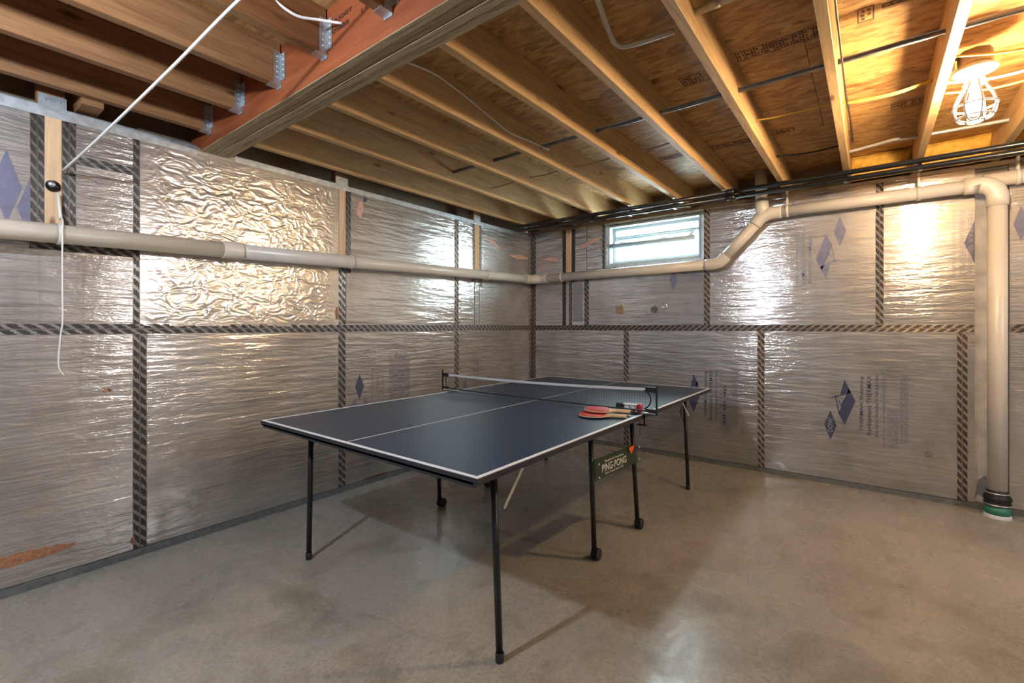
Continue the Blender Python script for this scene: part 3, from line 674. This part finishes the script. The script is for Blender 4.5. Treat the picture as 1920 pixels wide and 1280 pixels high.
for x in (.425, 1.985, 3.51):
    m_ = hanger((x, 3.05, zl(x)), (1,0,0)).box((x-.009, 3.05+R0-.004, zl(x)-.01), (x+.009, YW-.006, zl(x)+.035))
    P('pipe_hanger', m_, M['pvc'], pv)
P('pipe_hanger', hanger((4.36, 2.68, 1.793), (0,1,0)).box((4.36+R0-.004, 2.671, 1.785), (XW-.006, 2.689, 1.83)), M['pvc'], pv)
for y in (.535, -.27): P('pipe_hanger', hanger((4.36, y, 2.193), (0,1,0), ZJ if y > 0 else 2.335), M['pvc'], pv)
P('pipe_hanger', hanger((4.405, -.76, 2.225), (0,1,0), 2.36), M['pvc'], pv)
text('printed_lettering', 'ASTM D 2665 DWV PVC 3 IN', (4.325, 2.05, 1.828), (0,-1,0), (.55,0,.83), .62, M['black_cord'], pv, height=.010) if False else None

# two black iron pipes slung under the joists
def black_pipe(z, x, r, lab):
    t = T('gas_pipe', (x, 0, z-r), lab, 'pipe', 'black iron pipes under the joist ends')
    P('pipe_run', MB().tube([(x, 3.05, z), (x, .9, z)], r, 20), M['gas'], t); P('pipe_run', MB().tube([(x, .9, z), (x, -3.4, z)], r, 20), M['gas'], t)
    P('coupling', MB().lathe((x, .90, z), [(r, -.03), (r+.006, -.028), (r+.006, .028), (r, .03)], (0, 1, 0), 20), M['gas'], t)
    return t
g1 = black_pipe(2.345, 4.065, .018, 'upper black iron pipe running below the joist ends')
g2 = black_pipe(2.303, 4.082, .018, 'lower black iron pipe just under the other black pipe')
for y in (2.575, 2.16, 1.755, 1.345, .13, -.27): P('pipe_strap', MB().box((4.05, y, 2.280), (4.104, y+.02, 2.2845)).box((4.101, y, 2.283), (4.104, y+.02, 2.369)), M['gas'], ce)

# conduits and cables through the joists
P('electrical_conduit', MB().tube([(2.566, -1.3, 2.45), (2.566, 2.62, 2.45)], .0125, 14), M['galv_dark'], label='long dark steel conduit passing through the joists', cat='conduit')
P('electrical_conduit', MB().tube(smoothpath([(3.99, .14, 2.465), (3.97, -.02, 2.475), (3.93, -.14, 2.475), (3.96, -.25, 2.475), (3.99, -1.4, 2.475)]), .011, 14), M['galv_light'], label='bent grey conduit near the right wall above the black pipes', cat='conduit')
P('electrical_conduit', MB().tube([(2.38, -.285, 2.455), (2.38, -1.4, 2.455)], .012, 14), M['galv_light'], label='short grey conduit beside the caged lamp at the frame edge', cat='conduit')
def cable(name, pts, r, mat, lab, n=8): return P(name, MB().tube(smoothpath(pts, 8), r, n), M[mat], label=lab, cat='cable')
cable('power_cable', [(3.05, .15, 2.452), (3.03, .05, 2.435), (3.03, -.10, 2.43), (3.07, -.24, 2.465)], .0055, 'yellow_cable', 'front one of two yellow cables draped between joists near the lamp')
cable('power_cable', [(3.07, .15, 2.46), (3.09, .02, 2.448), (3.10, -.12, 2.45), (3.12, -.24, 2.478)], .005, 'yellow_cable', 'rear one of two yellow cables draped between joists near the lamp')
cable('power_cable', [(3.00, .54, 2.45), (3.02, .40, 2.448), (3.04, .16, 2.455)], .005, 'yellow_cable', 'thin yellow cable crossing the bay left of the draped pair')
cable('power_cable', [(3.00, 1.37, 2.45), (3.02, 1.15, 2.44), (3.02, .98, 2.452), (3.02, .75, 2.442), (3.02, .56, 2.452)], .005, 'brown_cable', 'tan cable through the joists behind the dark conduit')
cable('power_cable', [(3.02, 2.62, 2.43), (2.99, 2.4, 2.42), (3.01, 2.18, 2.44), (2.98, 1.98, 2.42), (3.01, 1.78, 2.44), (2.98, 1.58, 2.42), (3.0, 1.38, 2.44)], .005, 'brown_cable', 'dark tan cable zigzagging through the joists toward the corner')
cable('power_cable', [(3.75, .53, 2.46), (3.78, .34, 2.448), (3.80, .17, 2.462)], .006, 'black_cord', 'short black cable spanning one bay near the right wall')
cable('power_cable', [(2.74, -.29, 2.41), (2.80, -.45, 2.40), (2.86, -.62, 2.41)], .005, 'yellow_cable', 'upper yellow cable right of the lamp holder')
cable('power_cable', [(2.99, -.29, 2.40), (3.02, -.45, 2.385), (3.04, -.64, 2.40)], .006, 'white_cord', 'pale cable just behind the lamp holder')
cable('power_cable', [(3.09, -.29, 2.39), (3.12, -.45, 2.375), (3.14, -.64, 2.39)], .005, 'yellow_cable', 'lower yellow cable behind the bulb cage')
cable('power_cable', [(1.42, 1.735, 2.50), (1.60, 1.735, 2.52), (1.80, 1.735, 2.50), (2.02, 1.735, 2.46), (2.22, 1.735, 2.43), (2.42, 1.73, 2.44), (2.60, 1.70, 2.43)], .0045, 'white_cord', 'white cable sagging along one joist right of the beam')
cable('power_cable', [(1.75, .098, 2.40), (2.2, .098, 2.41), (2.9, .096, 2.40), (3.1, .092, 2.41), (3.3, .085, 2.39), (3.55, .085, 2.395), (3.65, .095, 2.44), (3.3, .095, 2.47), (3.0, .098, 2.45)], .004, 'black_cord', 'black cable clipped along the joist left of the lamp')
P('plastic_tube', MB().tube(smoothpath([(1.30, .75, 2.47), (1.52, .79, 2.455), (1.70, .83, 2.44), (1.79, .84, 2.43), (1.83, .80, 2.425), (1.86, .62, 2.43)], 6), .011, 12), M['pvc_small'], label='bent beige plastic tube beside the beam at the frame top', cat='pipe')
P('plastic_tube', MB().tube([(1.83, .60, 2.45), (1.83, .06, 2.46)], .014, 12).lathe((1.83, .44, 2.454), [(.014, 0), (.017, 0), (.017, .04), (.014, .04)], (0, 1, 0), 12), M['pvc_small'], label='straight beige plastic tube with a collar crossing a joist', cat='pipe')

# cords
pu = T('pull_cord', (.44, 3.13, 1.0), 'white cord stretched from the ceiling to the pine strip and hanging past the pipe', 'cord')
P('cord', MB().tube(smoothpath([(.735, 1.40, 2.43), (.70, 1.56, 2.39), (.66, 1.77, 2.335), (.60, 2.15, 2.235), (.50, 2.80, 2.085), (.445, 3.13, 2.012)], 6), .0055, 10), M['white_cord'], pu)
P('cord', MB().tube([(.43, 3.136, 1.90), (.435, 3.12, 1.80), (.435, 3.105, 1.77)], .007, 10), M['white_cord'], pu)
P('cord', MB().tube(smoothpath([(.435, 3.10, 1.78), (.43, 3.02, 1.75), (.425, 2.99, 1.70), (.424, 2.985, 1.60), (.425, 2.99, 1.40), (.425, 2.99, 1.27), (.418, 2.99, 1.20), (.412, 2.99, 1.07), (.43, 2.99, 1.02)], 6), .0034, 8), M['white_cord'], pu)
P('pulley', MB().lathe((.415, 3.157, 1.935), [(.0, 0), (.024, 0), (.028, .004), (.020, .010), (.022, .018), (.0, .022)], (0, -1, 0), 20), M['gas'], pu)
P('pulley_cap', MB().lathe((.408, 3.135, 1.94), [(.0, .006), (.010, .005), (.014, 0)], (0, -1, 0), 16), M['galv'], pu)
P('wall_cord', MB().tube(smoothpath([(.80, 1.79, 2.50), (.90, 1.76, 2.455), (.98, 1.72, 2.46), (1.044, 1.66, 2.455)], 6), .0055, 10), M['white_cord'], label='short white cable ending in the red beam face', cat='cable')

# ------------------------------------------------------------------ table tennis table
TX0, TX1, TY0, TY1, TZ = 1.108, 3.852, .998, 2.522, .76
tt = T('table_tennis_table', ((TX0+TX1)/2, (TY0+TY1)/2, 0), 'dark navy folding table tennis table with white lines and black legs', 'table')
XM = (TX0+TX1)/2
for a, b, s in ((TX0, XM-.002, -1), (XM+.002, TX1, 1)):
    h = P('tabletop', MB().box((a, TY0, TZ-.016), (b, TY1, TZ)), None, tt, bevel=.0015, mats=[M['top'], M['edge']])
    for p in h.data.polygons: p.material_index = 0 if p.normal.z > .9 else 1
    L = .020; z0, z1 = TZ+.0002, TZ+.0008; e = .0015
    mb = MB().box((a+e, TY0+e, z0), (b-e, TY0+L, z1)).box((a+e, TY1-L, z0), (b-e, TY1-e, z1))
    if s < 0: mb.box((a+e, TY0+L, z0), (a+L, TY1-L, z1))
    else: mb.box((b-L, TY0+L, z0), (b-e, TY1-L, z1))
    P('border_line', mb, M['line'], h)
    yc = (TY0+TY1)/2; P('centre_line', MB().box((a+.02 if s < 0 else a, yc-.003, z0), (b if s < 0 else b-.02, yc+.003, z1)), M['line'], h)
    P('apron', ring_box(a+.004, b-.004, TY0+.004, TY1-.004, TZ-.025, TZ-.0165, .018), M['edge'], tt)
def leg(x, y, xt, yt, wheel=False, name='leg'):
    zb = .055 if wheel else .02
    f = lambda z: (x+(xt-x)*z/.725, y+(yt-y)*z/.725, z)
    l = P(name, MB().tube([f(zb), f(.725)], .0135, 16), M['black_metal'], tt)
    if wheel:
        s = 1
        P('caster_fork', MB().box((x-.018, y-.006, .03), (x+.03, y+.006, .062)), M['black_metal'], l, bevel=.002)
        for q in (-1, 1):
            P('wheel', MB().lathe((x+.018, y+q*.014, .031), [(0, -.006), (.024, -.007), (.031, -.005), (.031, .005), (.024, .007), (0, .006)], (0, 1, 0), 24), M['rubber'], l)
    else:
        P('foot_cap', MB().lathe((x, y, 0), [(0, 0), (.015, 0), (.0165, .006), (.0165, .034), (.0142, .036)], n=20), M['rubber'], l)
    return l
for x, y, xt, yt in ((1.338, 1.094, 1.338, 1.125), (1.30, 2.389, 1.30, 2.365), (3.641, 1.108, 3.641, 1.135), (3.63, 2.410, 3.63, 2.385)): leg(x, y, xt, yt)
for x, y, xt, yt in ((2.225, 1.165, 2.195, 1.175), (2.735, 1.135, 2.69, 1.16), (2.225, 2.355, 2.195, 2.345), (2.735, 2.375, 2.69, 2.35)): leg(x, y, xt, yt, True)
for x in (1.338, 3.641): P('cross_bar', MB().tube([(x, 1.124, .715), (x, 2.366, .715)], .010, 12), M['black_metal'], tt)
for x in (2.195, 2.69): P('cross_bar', MB().tube([(x, 1.16, .715), (x, 2.348, .715)], .010, 12), M['black_metal'], tt)
for y in (1.21, 2.30): P('side_rail', MB().box((1.25, y-.01, .70), (2.46, y+.01, .722)).box((2.50, y-.01, .70), (3.74, y+.01, .722)), M['black_metal'], tt)
for x, y, dx in ((1.355, 1.085, .17), (3.62, 1.095, -.17), (1.32, 2.40, .17), (3.61, 2.40, -.17)):
    a, b = Vector((x, y, .57)), Vector((x+dx*.86, y+.01, .705)); n_ = Vector((0, 1, 0)); d = (b-a).normalized(); u_ = d.cross(n_)*.008
    br = P('brace', MB().prism([a-u_, b-u_, b+u_, a+u_], (0, .003, 0)), M['zinc'], tt, bevel=.0)
    P('rivet', MB().lathe(a+d*.008, [(.006, 0), (.005, .003), (0, .004)], (0, -1, 0), 10), M['zinc'], br)
# badge plate
bp = P('badge_panel', MB().add([(2.205, 1.150, .432), (2.715, 1.130, .418), (2.703, 1.136, .530), (2.199, 1.154, .545), (2.205, 1.154, .432), (2.715, 1.134, .418), (2.703, 1.140, .530), (2.199, 1.158, .545)],
     [(0,1,2,3), (7,6,5,4), (0,4,5,1), (1,5,6,2), (2,6,7,3), (3,7,4,0)]), M['green'], tt, label='dark green badge panel')
rt = Vector((.51, -.020, -.014)).normalized(); upv = Vector((-.012, .006, .112)).normalized(); upv = (upv-rt*upv.dot(rt)).normalized()
def btx(s, x, z, L, h): text('printed_lettering', s, (x, 1.1485-(x-2.2)*.0392, z), rt, upv, L, M['cream'], bp, height=h, bold=.01)
btx('PING-PONG', 2.275, .462, .29, .040); btx('Standard Of Excellence', 2.305, .511, .22, .012); btx('Table Tennis Since 1902', 2.305, .443, .22, .012)
P('sticker', MB().prism([(2.585, 1.131, .532), (2.665, 1.128, .535), (2.625, 1.130, .488)], (0, -.001, 0)), M['orange'], bp, label='orange triangular tag')
P('panel_bracket', MB().box((2.178, 1.150, .425), (2.192, 1.168, .535)).box((2.165, 1.152, .530), (2.192, 1.160, .536)).box((2.165, 1.152, .425), (2.192, 1.160, .431)), M['black_metal'], tt)
for x, z in ((2.222, .520), (2.226, .447), (2.712, .515), (2.716, .44)):
    P('bolt', MB().lathe((x, 1.138 if x < 2.5 else 1.118, z), [(.006, 0), (.005, .004), (0, .005)], (0, -1, 0), 10), M['cream'], tt)

# net
nt_ = T('table_tennis_net', (XM, (TY0+TY1)/2, TZ), 'net with white band and black bracketed posts across the navy table', 'net')
NY0, NY1 = .922, 2.592
for y, s, zt, top in ((NY0, 1, .905, .925), (NY1, -1, .885, .922)):
    p_ = P('net_post', MB().box((XM-.004, y-.005, .765), (XM+.004, y+.005, top)).box((XM-.008, y-.004, zt-.016), (XM+.008, y+s*.062, zt+.012)).box((XM-.008, y-.004, .778), (XM+.008, y+s*.062, .796)), M['black_metal'], nt_, bevel=.001)
    P('bow', MB().tube(arc((XM, y+s*.085, (zt+.787)/2), (0, -s, 0), (0, 0, 1), .052, -PI*.42, PI*.42, 14), .004, 8), M['black_metal'], p_)
    P('clamp', MB().box((XM-.012, y, .7655), (XM+.012, y+s*.14, .770)).box((XM-.010, y+s*.074-.004, .700), (XM+.010, y+s*.074, .7655) if False else (XM+.010, y+s*.070, .7655)).box((XM-.010, y+s*.055, .700), (XM+.010, y+s*.110, .706)), M['black_metal'], nt_)
    P('clamp_screw', MB().tube([(XM, y+s*.095, .655), (XM, y+s*.095, .722)], .003, 8).tube(arc((XM, y+s*.095, .642), (1,0,0), (0,0,1), .013, 0, 2*PI, 16)[:-1], .002, 6, closed=True), M['galv_dark'], nt_)
def nzt(y): t = (y-NY0)/(NY1-NY0); return .903-.020*t-.012*math.sin(PI*t)
ys = [NY0+.058+(NY1-NY0-.116)*i/40 for i in range(41)]
mb = MB()
mb.add([(XM-.0015, y, nzt(y)-.006) for y in ys]+[(XM-.0015, y, nzt(y)+.009) for y in ys]+[(XM+.0015, y, nzt(y)-.006) for y in ys]+[(XM+.0015, y, nzt(y)+.009) for y in ys],
       [(i, i+1, 42+i, 41+i) for i in range(40)]+[(82+i, 123+i, 124+i, 83+i) for i in range(40)]+[(41+i, 42+i, 124+i, 123+i) for i in range(40)])
P('net_band', mb, M['net_white'], nt_)
P('bottom_cord', MB().tube([(XM, y, .783-.004*math.sin(PI*i/40)) for i, y in enumerate(ys)], .0045, 8), M['black_cord'], nt_)
mb = MB()
for k in range(100):
    y = ys[0]+(ys[-1]-ys[0])*(k+.5)/100; mb.box((XM-.0003, y-.0003, .784), (XM+.0003, y+.0003, nzt(y)-.005))
for k in range(1, 7):
    for i in range(40):
        a = .784+(nzt(ys[i])-.79)*k/7; b = .784+(nzt(ys[i+1])-.79)*k/7
        mb.add([(XM, ys[i], a-.0003), (XM, ys[i+1], b-.0003), (XM, ys[i+1], b+.0003), (XM, ys[i], a+.0003)], [(0,1,2,3)])
P('net_mesh', mb, M['black_cord'], nt_, kind='stuff')

# paddles
def paddle(cx, cy, z, ang, tilt, lab):
    t = T('paddle', (cx, cy, z), lab, 'paddle', 'red paddles by the net')
    rot = Matrix.Rotation(ang, 3, 'Z') @ Matrix.Rotation(tilt, 3, 'Y')
    tr = lambda p: Vector((cx, cy, z))+rot @ Vector(p)
    out = [(.078*math.cos(a)*1.03, .075*math.sin(a)) for a in [2*PI*i/36 for i in range(36)]]
    out = [(x, y) for x, y in out if x < .070]+[]
    out = sorted([(x, y) for x, y in out if y >= 0], key=lambda p: -p[0])+sorted([(x, y) for x, y in out if y < 0], key=lambda p: p[0])
    neck = [(.098, -.016), (.098, .016)]
    def slab(pts, z0, z1): return MB().prism([tr((x, y, z0)) for x, y in pts], tr((0, 0, z1))-tr((0, 0, z0)))
    P('blade', slab(out+neck, .002, .0085), M['handle'], t)
    P('rubber_sheet', slab([(x*.985, y*.985) for x, y in out if x < .062], .0086, .0108), M['red_rubber'], t)
    P('rubber_sheet', slab([(x*.985, y*.985) for x, y in out if x < .062], 0, .0019), M['rubber'], t)
    hp = []
    for xx, wy, wz in ((.072, .010, .008), (.085, .0135, .0105), (.13, .0130, .0105), (.165, .0150, .0112), (.172, .0165, .0115)):
        hp.append([(xx, wy*math.cos(a), .0055+wz*math.sin(a)) for a in [2*PI*i/16 for i in range(16)]])
    vs = [tr(p) for r in hp for p in r]; fs = [(i*16+k, i*16+(k+1) % 16, (i+1)*16+(k+1) % 16, (i+1)*16+k) for i in range(4) for k in range(16)]
    mb = MB().add(vs, fs, True); mb.add([tr(p) for p in hp[0]], [list(range(16))]); mb.add([tr(p) for p in hp[-1]], [list(range(16))])
    P('handle', mb, M['handle'], t)
paddle(2.262, 1.190, TZ+.0062, math.radians(-71), 0, 'lower red paddle lying flat on the navy table')
paddle(2.338, 1.200, TZ+.0215, math.radians(-66), .03, 'upper red paddle resting partly over the other paddle')
# pack of balls
bx = T('ball_pack', (2.53, 1.10, TZ), 'small black and red pack of white balls beside the net post', 'box')
c0 = Vector((2.53, 1.10, TZ+.001)); d1 = Vector((.16, -.987, 0)).normalized(); d2 = Vector((.987, .16, 0)).normalized()
def obox(a0, a1, b0, b1, z0, z1):
    return MB().add([c0+d1*a+d2*b+Vector((0,0,z)) for z in (z0, z1) for a, b in ((a0, b0), (a1, b0), (a1, b1), (a0, b1))], [(3,2,1,0),(4,5,6,7),(0,1,5,4),(1,2,6,5),(2,3,7,6),(3,0,4,7)])
P('carton_end', obox(-.075, -.035, -.023, .023, 0, .047), M['rubber'], bx, bevel=.003, label='black carton end')
P('carton_end', obox(.045, .073, -.023, .023, 0, .046), M['red_card'], bx, bevel=.006, label='red carton end')
P('carton_base', obox(-.035, .045, -.023, .023, 0, .003), M['red_card'], bx); P('carton_band', obox(-.034, .044, -.0225, .0225, .041, .043), M['line'], bx)
for k in (-.014, .024):
    P('ball', MB().lathe(c0+d1*k+Vector((0,0,.022)), [(.0188*math.sin(a), -.0188*math.cos(a)) for a in [PI*i/12 for i in range(13)]], n=20), M['ball'], bx)
random.seed(21)
